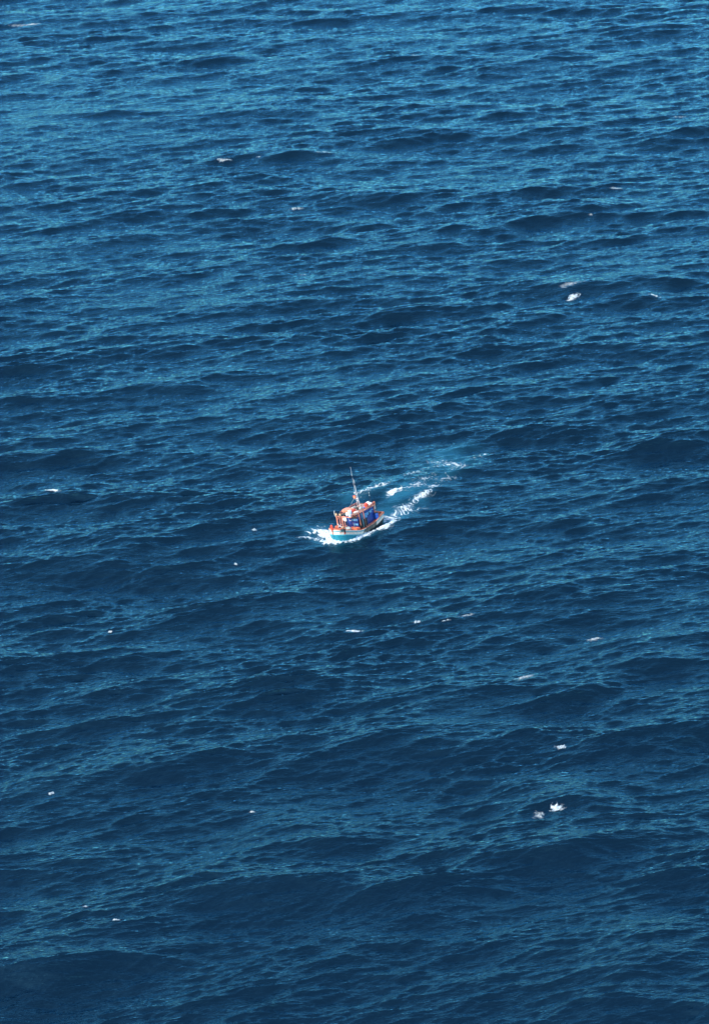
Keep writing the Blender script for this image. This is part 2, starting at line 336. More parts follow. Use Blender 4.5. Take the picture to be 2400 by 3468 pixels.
# whitecaps on the open water: x, y, half length, half width, density, angle, label
CAPS = [
    (-0.9, -47.4, 1.89, 0.41, 1.5, 14, 'thick white breaking crest below the boat, left one of the long broken line'),
    (10.4, -44.7, 0.95, 0.49, 1.5, -6, 'short bright breaker in the middle of the broken line below the boat'),
    (15.5, -44.9, 1.49, 0.3, 1.35, 8, 'thin breaker right of the middle of the broken line below the boat'),
    (18.9, -43.3, 1.69, 0.34, 1.05, 22, 'patchy foam at the right end of the broken line below the boat'),
    (-57.0, 8.0, 1.91, 0.6, 1.35, -10, 'small bright whitecap at the far left, level with the boat'),
    (-32.2, 205.6, 2.05, 0.77, 1.15, 16, 'small whitecap on the left end of the long crest far above the boat'),
    (-24.0, 207.7, 1.43, 0.52, 1.3, 16, 'small whitecap left of the middle of the long crest far above the boat'),
    (-16.8, 210.3, 2.67, 0.72, 1.25, 10, 'spreading foam in the middle of the long crest far above the boat'),
    (-7.2, 211.2, 3.08, 0.52, 0.98, 8, 'faint foam at the right end of the long crest far above the boat'),
    (56.8, 164.7, 2.14, 0.67, 1.4, 4, 'lone whitecap near the right edge in the upper part of the sea'),
    (47.7, 116.1, 3.25, 1.63, 1.02, 14, 'lacy foam patch just behind the bright one at the upper right'),
    (47.9, 111.5, 2.03, 1.11, 1.5, 38, 'bright breaker at the upper right, in front of the lacy patch'),
    (65.3, 111.4, 2.33, 0.66, 1.45, -12, 'curved whitecap at the right edge of the upper sea'),
    (32.3, -89.2, 0.99, 0.99, 1.25, 20, 'small foam knot behind the large foam patch at the lower right'),
    (30.6, -107.7, 1.33, 0.98, 1.42, 8, 'round bright swirl of foam at the lower right'),
    (27.9, -108.9, 1.23, 1.48, 1.1, 30, 'broken lacy foam left of the bright swirl at the lower right'),
    (-93.0, 328.0, 4.58, 1.14, 1.2, 12, 'pale foam streak at the top left corner'),
    (-11.4, 125.8, 2.65, 0.46, 0.98, 4, 'thin foam line above the middle of the sea'),
    (-18.3, -8.6, 0.6, 0.35, 1.3, 0, 'tiny foam fleck left of the bow'),
    (-21.1, -21.5, 0.4, 0.3, 1.4, 0, 'tiny foam fleck to the lower left of the boat'),
    (-42.1, -47.7, 0.5, 0.8, 1.35, 60, 'small forked foam fleck on the left, below boat level'),
    (-13.5, 170.7, 1.84, 0.82, 1.2, 10, 'small whitecap straight above the boat in the upper sea'),
    (28.0, -65.6, 2.18, 1.49, 0.98, 35, 'faint foam streak right of centre in the lower sea'),
    (40.7, -49.8, 1.79, 0.89, 1.0, 20, 'faint foam on a dark crest to the lower right of the boat'),
    (-15.2, -108.4, 0.49, 0.35, 1.4, 0, 'foam fleck on top of a steep dark wave, lower middle'),
    (-46.8, -103.6, 0.54, 0.3, 1.3, 10, 'tiny foam fleck at the lower left'),
    (82.9, 241.2, 2.68, 0.62, 1.15, 5, 'foam line at the right edge high in the sea'),
    (16.5, 295.8, 1.66, 0.63, 1.2, 0, 'small whitecap near the top, right of the middle'),
    (-38.7, -136.6, 0.89, 0.3, 1.2, 0, 'thin foam streak near the bottom left, upper of two'),
    (-33.9, -141.1, 0.78, 0.3, 1.2, 0, 'thin foam streak near the bottom left, lower of two'),
    (45.9, -163.5, 0.68, 0.39, 1.25, 30, 'foam fleck in the bottom right corner'),
    (63.5, 184.3, 1.82, 0.6, 1.2, 5, 'small whitecap on the upper right, above the lone one'),
]
for cx, cy, hl, hw, dn, an, lab in CAPS:
    ca, sa = math.cos(R(an)), math.sin(R(an))
    dim = .8 if dn >= 1.35 else .36
    if hl < 1.0: dn += .3; hl *= .8; hw *= .7; dim = .5
    else: dn = min(dn, 1.2); hl *= 1.12; hw *= .72
    def dens(x, y):
        u = (x - cx) * ca + (y - cy) * sa; v = -(x - cx) * sa + (y - cy) * ca
        v = v + .25 * hw * np.sin(u * 2.1 / max(hl, .5) + cx)
        return dn * np.exp(-(u / hl) ** 2 - (v / hw) ** 2) + .22 * np.exp(-(u / (hl * 1.7)) ** 2 - ((v - hw) / (hw * 2.2)) ** 2)
    e = max(hl, hw) * 2.2 + .6
    o = foam_sheet('whitecap', cx - e, cx + e, cy - e, cy + e, .075 if hl < 1.5 else .12, dens, thr=1.0, height=.25, label=lab, kind=None, dim=dim)
    if o: o['category'] = 'whitecap'; o['group'] = 'whitecaps scattered on the sea'

# ------------------------------------------------------------------ paints
def paint(name, col, rough=.5, var=.12, grime=None, metallic=0.0, scale=3.0):
    m, nt, ln = mat(name); b = nt['Principled BSDF']
    b.inputs['Roughness'].default_value = rough; b.inputs['Metallic'].default_value = metallic
    tc = N(nt, 'ShaderNodeTexCoord'); n = N(nt, 'ShaderNodeTexNoise'); n.inputs['Scale'].default_value = scale; n.inputs['Detail'].default_value = 5
    ln.new(tc.outputs['Object'], n.inputs['Vector'])
    r = N(nt, 'ShaderNodeValToRGB'); r.color_ramp.elements[0].position = .38; r.color_ramp.elements[1].position = .6
    r.color_ramp.elements[0].color = tuple(c * (1 - 2.2 * var) for c in col) + (1,)
    r.color_ramp.elements[1].color = tuple(min(1, c * (1 + var * .5)) for c in col) + (1,)
    ln.new(n.outputs['Fac'], r.inputs[0]); last = r.outputs[0]
    if grime:                                          # worn or darker paint over a stretch of the hull: x0, x1, soft, colour, amount
        x0, x1, soft, gcol, amt = grime
        sep = N(nt, 'ShaderNodeSeparateXYZ'); ln.new(tc.outputs['Object'], sep.inputs[0])
        n2 = N(nt, 'ShaderNodeTexNoise'); n2.inputs['Scale'].default_value = 2.6; n2.inputs['Detail'].default_value = 6; ln.new(tc.outputs['Object'], n2.inputs['Vector'])
        def mth(op, a, bb, cl=False):
            q = N(nt, 'ShaderNodeMath', operation=op); q.use_clamp = cl
            for i, v in enumerate((a, bb)):
                if isinstance(v, (int, float)): q.inputs[i].default_value = v
                else: ln.new(v, q.inputs[i])
            return q.outputs[0]
        up_ = mth('MULTIPLY', mth('SUBTRACT', sep.outputs[0], x0), 1 / soft, True)
        dn_ = mth('MULTIPLY', mth('SUBTRACT', x1, sep.outputs[0]), 1 / soft, True)
        w = mth('MULTIPLY', up_, dn_)
        w = mth('ADD', mth('MULTIPLY', w, 1.0 + amt), mth('MULTIPLY', mth('SUBTRACT', n2.outputs['Fac'], .5), 3.2))
        w = mth('MULTIPLY', mth('SUBTRACT', w, 1.0), 4.0, True)
        mx = N(nt, 'ShaderNodeMix', data_type='RGBA'); ln.new(w, mx.inputs[0]); ln.new(last, mx.inputs[6]); mx.inputs[7].default_value = gcol + (1,)
        last = mx.outputs[2]
    ln.new(last, b.inputs['Base Color'])
    return m
M = {
    'turq': paint('turquoise_paint', (.010, .19, .25), .4, .10, (-7, .3, 2.2, (.012, .022, .022), .9)),
    'teal': paint('teal_paint', (.05, .28, .32), .45, .12, (-3.8, .6, .5, (.05, .055, .045), .7)),
    'strake': paint('strake_paint', (.05, .32, .37), .45, .10, (-7, .2, 1.2, (.012, .02, .02), .9)),
    'white': paint('white_hull_paint', (.58, .55, .46), .5, .08, (-3.8, 1.0, .6, (.07, .075, .06), .55)),
    'moulding': paint('white_moulding_paint', (.62, .60, .52), .5, .08, (-3.7, .1, .4, (.06, .065, .05), .5)),
    'orange': paint('salmon_deck_paint', (.52, .125, .055), .55, .16),
    'pink': paint('faded_salmon_paint', (.55, .20, .12), .6, .14),
    'red': paint('red_paint', (.60, .055, .025), .45, .14),
    'blue': paint('blue_cabin_paint', (.010, .050, .24), .4, .16, scale=1.6),
    'window': paint('pale_blue_shutter_paint', (.13, .36, .58), .3, .1),
    'drumblue': paint('blue_plastic', (.012, .09, .42), .3, .1),
    'paledrum': paint('pale_blue_plastic', (.42, .62, .76), .35, .14, scale=1.5),
    'whitep': paint('white_plastic', (.62, .62, .58), .4, .08),
    'black': paint('black_rubber', (.015, .016, .018), .7, .2),
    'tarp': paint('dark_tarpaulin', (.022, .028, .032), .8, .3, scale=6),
    'green': paint('dark_green_net', (.02, .07, .08), .8, .3, scale=6),
    'grey': paint('grey_bundle', (.28, .31, .29), .8, .25, scale=6),
    'roof': paint('weathered_roof_boards', (.40, .33, .30), .7, .2),
    'wood': paint('tan_wood', (.42, .28, .16), .7, .15),
    'metal': paint('pale_metal', (.55, .52, .50), .35, .08),
    'brown': paint('brown_lettering', (.28, .05, .02), .6, .1),
    'yellow': paint('yellow_paint', (.75, .5, .16), .5, .1),
    'rope': paint('teal_rope', (.10, .28, .32), .8, .2),
}
# ------------------------------------------------------------------ mesh builders, all in the boat's own frame: x bow, y port, z up
def mesh_obj(name, bm, m, parent=None, label=None, smooth=False, bevel=0):
    bmesh.ops.recalc_face_normals(bm, faces=bm.faces)
    me = bpy.data.meshes.new(name); bm.to_mesh(me); bm.free()
    me.materials.append(m)
    if smooth:
        me.polygons.foreach_set('use_smooth', [True] * len(me.polygons))
    o = bpy.data.objects.new(name, me); COL.objects.link(o)
    if parent: o.parent = parent
    if label: o['label'] = label
    if bevel:
        bv = o.modifiers.new('bevel', 'BEVEL'); bv.width = bevel; bv.segments = 2; bv.limit_method = 'ANGLE'
    return o
def box(bm, x0, x1, y0, y1, z0, z1, z0b=None, z1b=None):
    """z0b/z1b: heights at the x1 end"""
    z0b = z0 if z0b is None else z0b; z1b = z1 if z1b is None else z1b
    v = [bm.verts.new(p) for p in ((x0, y0, z0), (x1, y0, z0b), (x1, y1, z0b), (x0, y1, z0), (x0, y0, z1), (x1, y0, z1b), (x1, y1, z1b), (x0, y1, z1))]
    for f in ((0, 3, 2, 1), (4, 5, 6, 7), (0, 1, 5, 4), (1, 2, 6, 5), (2, 3, 7, 6), (3, 0, 4, 7)): bm.faces.new([v[i] for i in f])
def tube(bm, pts, r, n=8, r2=None):
    pts = [Vector(p) for p in pts]; rings = []
    for i, p in enumerate(pts):
        t = (pts[min(i + 1, len(pts) - 1)] - pts[max(i - 1, 0)]).normalized()
        a = t.orthogonal().normalized() if i == 0 else (a - t * a.dot(t)).normalized()
        b = t.cross(a); rr = r if r2 is None else r + (r2 - r) * i / (len(pts) - 1)
        rings.append([bm.verts.new(p + (a * math.cos(q) + b * math.sin(q)) * rr) for q in [2 * math.pi * j / n for j in range(n)]])
    for A, B in zip(rings[:-1], rings[1:]):
        for j in range(n): bm.faces.new((A[j], A[(j + 1) % n], B[(j + 1) % n], B[j]))
    bm.faces.new(rings[0][::-1]); bm.faces.new(rings[-1])
def lathe(bm, c, prof, n=20, axis='z'):
    c = Vector(c); rings = []
    def P(u, v, w): return c + (Vector((u, v, w)) if axis == 'z' else Vector((w, u, v)) if axis == 'x' else Vector((v, w, u)))
    for r, z in prof:
        rings.append([bm.verts.new(P(max(r, 1e-3) * math.cos(q), max(r, 1e-3) * math.sin(q), z)) for q in [2 * math.pi * j / n for j in range(n)]])
    for A, B in zip(rings[:-1], rings[1:]):
        for j in range(n): bm.faces.new((A[j], A[(j + 1) % n], B[(j + 1) % n], B[j]))
    bm.faces.new(rings[0][::-1]); bm.faces.new(rings[-1])
def blob(bm, c, rx, ry, rz, rough=.12, seed=0):
    rng = random.Random(seed)
    g = bmesh.ops.create_icosphere(bm, subdivisions=3, radius=1)
    ph = [rng.uniform(0, 6) for _ in range(6)]
    for v in g['verts']:
        p = v.co; k = 1 + rough * (math.sin(p.x * 4 + ph[0]) * math.cos(p.y * 5 + ph[1]) + .6 * math.sin(p.z * 7 + ph[2] + p.x * 3))
        v.co = Vector((c[0] + p.x * rx * k, c[1] + p.y * ry * k, c[2] + max(p.z, -.6) * rz * k))
def torus(bm, c, R0, r, axis='x', n=24, m=8):
    rings = []
    for i in range(n):
        a = 2 * math.pi * i / n; ring = []
        for j in range(m):
            b = 2 * math.pi * j / m; rr = R0 + r * math.cos(b); w = r * math.sin(b)
            u, v = rr * math.cos(a), rr * math.sin(a)
            ring.append(bm.verts.new(Vector(c) + (Vector((w, u, v)) if axis == 'x' else Vector((u, w, v)) if axis == 'y' else Vector((u, v, w)))))
        rings.append(ring)
    for i in range(n):
        A, B = rings[i], rings[(i + 1) % n]
        for j in range(m): bm.faces.new((A[j], B[j], B[(j + 1) % m], A[(j + 1) % m]))
B_ = bmesh.new
def part(name, m, parent, build, label=None, smooth=False, bevel=0):
    bm = B_(); build(bm); return mesh_obj(name, bm, M[m], parent, label, smooth, bevel)

# ------------------------------------------------------------------ the boat
cf, sf = math.cos(ROLL), math.sin(ROLL)
Fv = Vector((F2[0], F2[1], 0)); Pv = Vector((P2[0], P2[1], 0)); Zv = Vector((0, 0, 1))
Yv = Pv * cf + Zv * sf; Uv = -Pv * sf + Zv * cf
BM = Matrix(((Fv.x, Yv.x, Uv.x, BOAT_XY[0]), (Fv.y, Yv.y, Uv.y, BOAT_XY[1]), (Fv.z, Yv.z, Uv.z, 0.0), (0, 0, 0, 1)))
def aboard(name, label, cat, group=None, kids=True):
    """a thing that lies on the boat: top-level, with the boat's own placing"""
    o = bpy.data.objects.new(name, None); COL.objects.link(o); o.matrix_world = BM
    o['label'] = label; o['category'] = cat
    if group: o['group'] = group
    return o
def single(name, m, label, cat, build, group=None, smooth=False, bevel=0):
    bm = B_(); build(bm); o = mesh_obj(name, bm, M[m], None, label, smooth, bevel)
    o.matrix_world = BM; o['category'] = cat
    if group: o['group'] = group
    return o
boat = aboard('fishing_boat', 'wooden fishing boat with turquoise and white hull and blue cabin heading left', 'boat')

SX = [6.0, 4.4, 3.0, 1.1, -.4, -2.4, -3.3, -5.8]; SZ = [2.08, 1.66, 1.16, .53, .50, .60, .72, 1.36]
def sheer_z(x):
    x = min(max(x, -5.8), 6.0); a = SX[::-1]; z = SZ[::-1]
    h = np.interp(x, a, z); e = .55
    return float((np.interp(x - e, a, z) + np.interp(x + e, a, z) + 2 * h + np.interp(x - e / 2, a, z) + np.interp(x + e / 2, a, z)) / 6) if -5.2 < x < 5.4 else float(h)
def stations():
    t = np.concatenate([6.0 - .0 - (np.linspace(0, 1, 16) ** 2) * 1.6, np.linspace(4.2, -5.8, 34)])
    return [float(q) for q in t]
ST = stations(); KEEL = -1.35
def hull_pt(x, d, side, proud=0.0):
    """point of the hull d metres below the sheer"""
    zs = sheer_z(x); z = zs - d; b = float(sheer_half(x))
    t = max(0.0, d / (zs - KEEL))
    if t < .72: k = 1 - .20 * t ** 1.3 - .04 * t
    else:
        k0 = 1 - .20 * .72 ** 1.3 - .04 * .72; k = k0 * math.sqrt(max(0, 1 - ((t - .72) / .28) ** 2)) if t < 1 else 0
    y = b * k
    if x > 5.99: y = .05
    return Vector((x + (proud if x > 5.5 else 0), side * (y + proud), z))
def strip(bm, d0, d1, side, proud=0.0, nd=1, lip=False, xs=None):
    rows_ = []
    for x in (xs or ST):
        H0 = sheer_z(x) - KEEL
        a, b = (q(x) if callable(q) else q for q in (d0, d1)); b = min(b, H0)
        pts = [hull_pt(x, a + (b - a) * i / nd, side, proud) for i in range(nd + 1)]
        if lip: pts = [hull_pt(x, a, side, -.02)] + pts + [hull_pt(x, b, side, -.02)]
        rows_.append([bm.verts.new(p) for p in pts])
    for A, Bq in zip(rows_[:-1], rows_[1:]):
        for i in range(len(A) - 1): bm.faces.new((A[i], A[i + 1], Bq[i + 1], Bq[i]))
def both(d0, d1, proud=0.0, nd=1, lip=False):
    return lambda bm: [strip(bm, d0, d1, s, proud, nd, lip) for s in (-1, 1)]
part('lower_hull', 'turq', boat, both(.94, 9, 0, 10), 'turquoise lower hull, dark green-black towards the stern', smooth=True)
part('rub_strake', 'strake', boat, both(.76, .97, .045, 1, True), 'raised teal plank under the white band')
part('moulding', 'moulding', boat, both(.70, .765, .07, 1, True), 'thin white moulding')
topside = part('topside_band', 'white', boat, both(.24, .72, .008, 2), 'white band carrying the registration, scuffed along the port side')
part('sheer_stripe', 'teal', boat, both(.06, .25, .02, 1, True), 'teal stripe below the rail')
part('white_edge', 'moulding', boat, both(-.02, .07, .05, 1, True))
def plank_seams(bm):
    for s in (-1, 1):
        for d in (1.25, 1.52):
            rows_ = []
            for x in ST[6:]:
                rows_.append([bm.verts.new(hull_pt(x, d + q, s, .004)) for q in (0, .018)])
            for A, Bq in zip(rows_[:-1], rows_[1:]): bm.faces.new((A[0], A[1], Bq[1], Bq[0]))
part('plank_seam', 'green', boat, plank_seams)
def transom(bm):
    x = -5.8; n = 14; H0 = sheer_z(x) - KEEL
    L_ = [bm.verts.new(hull_pt(x, H0 * i / n, 1)) for i in range(n + 1)]; R_ = [bm.verts.new(hull_pt(x, H0 * i / n, -1)) for i in range(n + 1)]
    for i in range(n): bm.faces.new((L_[i], L_[i + 1], R_[i + 1], R_[i]))
part('transom', 'teal', boat, transom)
def deck(bm):
    rows_ = []
    for x in [q for q in ST if q < 5.93]:
        p = hull_pt(x, .10, 1, -.03); rows_.append([bm.verts.new((x, y, p.z + .03 * (1 - (y / max(p.y, .1)) ** 2))) for y in np.linspace(-p.y, p.y, 7)])
    for A, Bq in zip(rows_[:-1], rows_[1:]):
        for i in range(6): bm.faces.new((A[i], A[i + 1], Bq[i + 1], Bq[i]))
part('deck', 'orange', boat, deck)
def cap(side):
    def f(bm):
        rows_ = []
        for x in ST:
            p = hull_pt(x, 0, side); w = .13; h = .05 + .16 * np.clip((x - 2.6) / 2.0, 0, 1) + .30 * np.clip((-3.4 - x) / 2.2, 0, 1)
            yo, yi = p.y + side * .03, p.y - side * w
            if x > 5.9: yi = side * .0
            rows_.append([bm.verts.new(q) for q in ((x, yo, p.z + .02), (x, yo, p.z + .02 + h), (x - (.1 if x > 5.6 else 0), yi, p.z + .02 + h), (x - (.1 if x > 5.6 else 0), yi, p.z + .02))])
        for A, Bq in zip(rows_[:-1], rows_[1:]):
            for i in range(4): bm.faces.new((A[i], A[(i + 1) % 4], Bq[(i + 1) % 4], Bq[i]))
        bm.faces.new(rows_[-1]); 
    return f
part('cap_rail', 'pink', boat, cap(1)); part('cap_rail', 'pink', boat, cap(-1))
part('stern_rail', 'orange', boat, lambda bm: box(bm, -5.98, -5.80, -2.2, 2.2, 1.32, 1.72), bevel=.02)
part('stern_well_side', 'pink', boat, lambda bm: [box(bm, -5.78, -4.5, 1.86, 1.93, .95, 1.02, 1.45, 1.5)])
def stem_head(bm):
    prof = [(.06, 1.25), (.07, 1.9), (.12, 2.05), (.24, 2.3), (.30, 2.6), (.29, 2.85), (.20, 3.05), (.06, 3.12)]
    rows_ = []
    for w, z in prof:
        rows_.append([bm.verts.new(q) for q in ((6.16, -w, z), (6.16, w, z), (5.96, w * .9, z), (5.96, -w * .9, z))])
    for A, Bq in zip(rows_[:-1], rows_[1:]):
        for i in range(4): bm.faces.new((A[i], A[(i + 1) % 4], Bq[(i + 1) % 4], Bq[i]))
    bm.faces.new(rows_[0]); bm.faces.new(rows_[-1])
part('stem_head', 'red', boat, stem_head, 'rounded red head of the bow post', bevel=.05)
part('stem_post', 'turq', boat, lambda bm: tube(bm, [(6.02, 0, 1.3), (6.05, 0, 0), (6.0, 0, -1.2)], .07))
part('mooring_bitt', 'orange', boat, lambda bm: (box(bm, 5.0, 5.3, .15, .45, 1.8, 2.65), box(bm, 5.05, 5.25, -.05, .65, 2.35, 2.48)), bevel=.03)
part('bow_bench', 'red', boat, lambda bm: box(bm, 5.25, 5.5, -1.15, 1.2, 1.93, 2.13), bevel=.03)
part('foredeck_hatch', 'orange', boat, lambda bm: (box(bm, 3.3, 4.6, -1.0, .9, 1.15, 1.55, 1.5, 1.95),), bevel=.04)
part('hatch_coaming', 'orange', boat, lambda bm: (box(bm, .75, 1.75, .1, 2.0, .5, .98), box(bm, .85, 1.65, .2, 1.9, .98, 1.06)), bevel=.06)
part('side_step', 'pink', boat, lambda bm: (box(bm, -3.9, -.6, 1.55, 2.12, .52, .66, .52, .62),), bevel=.03)

# registration, letter by letter, lying on the curved white band
def hull_arc():
    xs = np.linspace(5.97, 1.0, 300); p = np.array([[x, float(hull_pt(x, .46, 1).y)] for x in xs])
    s = np.concatenate([[0], np.cumsum(np.hypot(*np.diff(p, axis=0).T))]); return xs, s
AX, AS = hull_arc()
def letter(ch, s0, side, size=.27):
    cu = bpy.data.curves.new('registration_letter', 'FONT'); cu.body = ch; cu.size = size * 1.35; cu.resolution_u = 3; cu.offset = .012
    tmp = bpy.data.objects.new('tmp', cu); COL.objects.link(tmp); bpy.context.view_layer.update()
    me = bpy.data.meshes.new_from_object(tmp.evaluated_get(bpy.context.evaluated_depsgraph_get()))
    bpy.data.objects.remove(tmp); bpy.data.curves.remove(cu)
    for v in me.vertices:
        if side > 0: s = s0 + v.co.x
        else: s = s0 - v.co.x
        x = float(np.interp(s, AS, AX)); p = hull_pt(x, .58 - v.co.y, side, .022); v.co = p
    me.materials.clear(); me.materials.append(M['brown'])
    o = bpy.data.objects.new('registration_letter', me); COL.objects.link(o); o.parent = topside
for ch, s in zip('KH90054TS', (1.05, 1.30, 1.72, 2.14, 2.50, 2.86, 3.20, 3.54, 3.74)): letter(ch, s, 1, .19 if ch in 'TS' else .27)
for ch, s in zip('KH90054TS', (3.74, 3.49, 3.05, 2.65, 2.29, 1.93, 1.57, 1.20, 1.0)): letter(ch, s, -1, .19 if ch in 'TS' else .27)

# cabin
CX0, CX1, CY = .5, -4.3, 1.45
def cabin_wall(bm):
    box(bm, CX1, CX0, -CY, CY, .45, 3.30)
cabin = part('cabin', 'blue', boat, cabin_wall, bevel=.03)
for y0, y1, z0, z1 in ((.02, .30, 2.02, 2.36), (.38, .82, 2.02, 2.40), (.90, 1.34, 2.02, 2.40), (.30, .76, 1.12, 1.52), (.84, 1.32, 1.12, 1.52)):
    part('front_window', 'window', cabin, lambda bm: box(bm, CX0 + .004, CX0 + .03, y0, y1, z0, z1), bevel=.008)
part('roof_shade_panel', 'tarp', cabin, lambda bm: box(bm, CX0 + .004, CX0 + .02, -.45, 1.38, 2.46, 3.28))  # dark sheet painting the roof's shade onto the upper cabin front
for x0, x1, z0, z1 in ((-1.55, -1.05, 1.95, 2.75), (-2.1, -1.62, 1.98, 2.78), (-2.62, -2.2, 2.3, 2.7), (-3.5, -2.9, 2.45, 2.9)):
    part('side_window', 'window', cabin, lambda bm: box(bm, x0, x1, CY + .004, CY + .03, z0, z1), bevel=.008)
part('side_awning', 'window', cabin, lambda bm: box(bm, -2.6, -1.0, CY + .03, CY + .42, 2.86, 2.90), 'pale blue fold-up shutter')
part('side_awning', 'window', cabin, lambda bm: box(bm, -3.7, -2.85, CY + .03, CY + .40, 2.96, 3.0), 'pale blue fold-up shutter')
part('side_opening', 'tarp', cabin, lambda bm: box(bm, -2.9, -2.66, CY + .004, CY + .02, 2.1, 2.8))
# roof, frame and posts
roof = part('roof', 'roof', boat, lambda bm: box(bm, -4.35, 1.1, -1.75, 1.75, 3.52, 3.58, 3.40, 3.46), bevel=.015)
for i in range(9):
    x = -4.2 + i * .64
    part('roof_batten', 'pink', roof, lambda bm: box(bm, x, x + .07, -1.9, 1.9, 3.60 - .016 * i, 3.65 - .016 * i))
gantry = part('gantry_beam', 'pink', boat, lambda bm: box(bm, 2.62, 2.78, -1.75, 2.05, 3.46, 3.60), bevel=.02)
for y, r in ((-1.54, .11), (-.84, .06), (-.28, .10)):
    part('gantry_post', 'pink', boat, lambda bm: box(bm, 2.7 - r, 2.7 + r, y - r, y + r, .95, 3.46), bevel=.02)
part('gantry_brace', 'pink', boat, lambda bm: tube(bm, [(2.7, -1.5, 2.75), (2.7, -1.0, 3.42)], .045))
part('gantry_brace', 'pink', boat, lambda bm: tube(bm, [(2.7, -.25, 2.85), (2.7, .25, 3.42)], .045))
part('gantry_brace', 'pink', boat, lambda bm: box(bm, 1.0, 2.62, -1.72, -1.6, 3.46, 3.56))
for z, r in ((3.60, .07), (3.82, .045), (4.02, .045)):
    part('roof_rail', 'orange' if z < 3.9 else 'pink', boat, lambda bm: tube(bm, [(2.7, 1.98, z - .04), (.5, 2.02, z - .04), (-1.6, 2.02, z), (-3.2, 2.0, z + .12), (-4.3, 1.9, z + .26)], r))
for z in (3.60, 3.85):
    part('roof_rail', 'pink', boat, lambda bm: tube(bm, [(1.1, -1.98, z - .06), (-1.6, -2.0, z), (-4.3, -1.9, z + .22)], .05))
for x in (2.3, 1.0, -.1, -.8, -1.9, -3.0, -4.1):
    dz = .0 if x > -2 else .14
    part('rail_post', 'pink', boat, lambda bm: tube(bm, [(x, 2.0, 3.4 + dz), (x, 2.0, 4.08 + dz)], .05))
for x, y, z0 in ((.4, 1.92, 1.2), (-.8, 1.95, .5), (-2.6, -1.9, .5), (-4.2, 1.55, .9), (-4.2, -1.7, .9), (.4, -1.92, .4)):
    part('roof_post', 'pink', boat, lambda bm: box(bm, x - .07, x + .07, y - .07, y + .07, z0, 3.5), bevel=.02)
part('roof_brace', 'pink', boat, lambda bm: tube(bm, [(.42, 1.95, 2.75), (.9, 1.95, 3.45)], .055))
part('roof_brace', 'orange', boat, lambda bm: tube(bm, [(1.6, 1.97, 3.42), (1.1, 1.97, 3.12), (.45, 1.93, 2.9)], .05))
part('cabin_pole', 'black', boat, lambda bm: tube(bm, [(2.2, .40, 1.0), (2.2, .40, 3.5)], .05))

# mast with its two legs, crosspieces and whips
mast = part('mast', 'metal', boat, lambda bm: (tube(bm, [(-2.2, -.48, 3.6), (-2.2, -.52, 6.2)], .035)), 'tall thin white mast')
part('mast_whip', 'metal', mast, lambda bm: tube(bm, [(-2.2, -.52, 6.2), (-2.2, -.53, 9.4)], .026, r2=.018))
part('mast_joint', 'black', mast, lambda bm: tube(bm, [(-2.2, -.53, 9.4), (-2.2, -.535, 9.72)], .028))
part('mast_tip', 'metal', mast, lambda bm: tube(bm, [(-2.2, -.535, 9.72), (-2.2, -.54, 11.5)], .018, r2=.012))
part('mast_leg', 'metal', mast, lambda bm: tube(bm, [(-2.2, .16, 3.6), (-2.2, -.12, 5.4), (-2.2, -.20, 6.3)], .045))
part('mast_leg_whip', 'metal', mast, lambda bm: tube(bm, [(-2.2, -.20, 6.3), (-2.2, -.24, 7.9)], .045, r2=.038))
part('mast_leg_joint', 'black', mast, lambda bm: tube(bm, [(-2.2, -.24, 7.9), (-2.2, -.25, 8.3)], .04))
part('mast_leg_tip', 'metal', mast, lambda bm: tube(bm, [(-2.2, -.25, 8.3), (-2.2, -.27, 9.0)], .032))
for z in (5.0, 5.45, 5.9, 6.2):
    part('mast_rung', 'metal' if z != 5.9 else 'black', mast, lambda bm: tube(bm, [(-2.2, -.56, z), (-2.2, .02 - .05 * (z - 5), z + .03)], .035))
part('crossbar', 'whitep', mast, lambda bm: tube(bm, [(-2.18, -1.05, 5.28), (-2.18, -.2, 5.36)], .05))
for y0, y1, x1 in ((-.48, -1.6, -.6), (.16, 1.6, -.7), (-.5, -1.5, -4.0)):
    part('stay', 'metal', mast, lambda bm: tube(bm, [(-2.2, -.5, 6.0), (x1, y1, 3.6)], .010, 5))
lamp = aboard('life_ring', 'round orange life ring with pale centre hung on the mast', 'life ring')
part('ring', 'red', lamp, lambda bm: torus(bm, (-2.08, -.80, 5.68), .23, .10, 'x'), smooth=True)
part('centre', 'yellow', lamp, lambda bm: lathe(bm, (-2.08, -.80, 5.68), [(0, -.05), (.17, -.05), (.17, .05), (0, .05)], 16, 'x'))
aer_o = part('aft_antenna', 'black', boat, lambda bm: tube(bm, [(-4.25, .95, 3.7), (-4.25, .93, 5.8)], .028))
part('antenna_band', 'whitep', aer_o, lambda bm: tube(bm, [(-4.25, .94, 5.30), (-4.25, .94, 5.5)], .04))
part('antenna_tip', 'whitep', aer_o, lambda bm: tube(bm, [(-4.25, .93, 5.8), (-4.25, .93, 5.95)], .04))

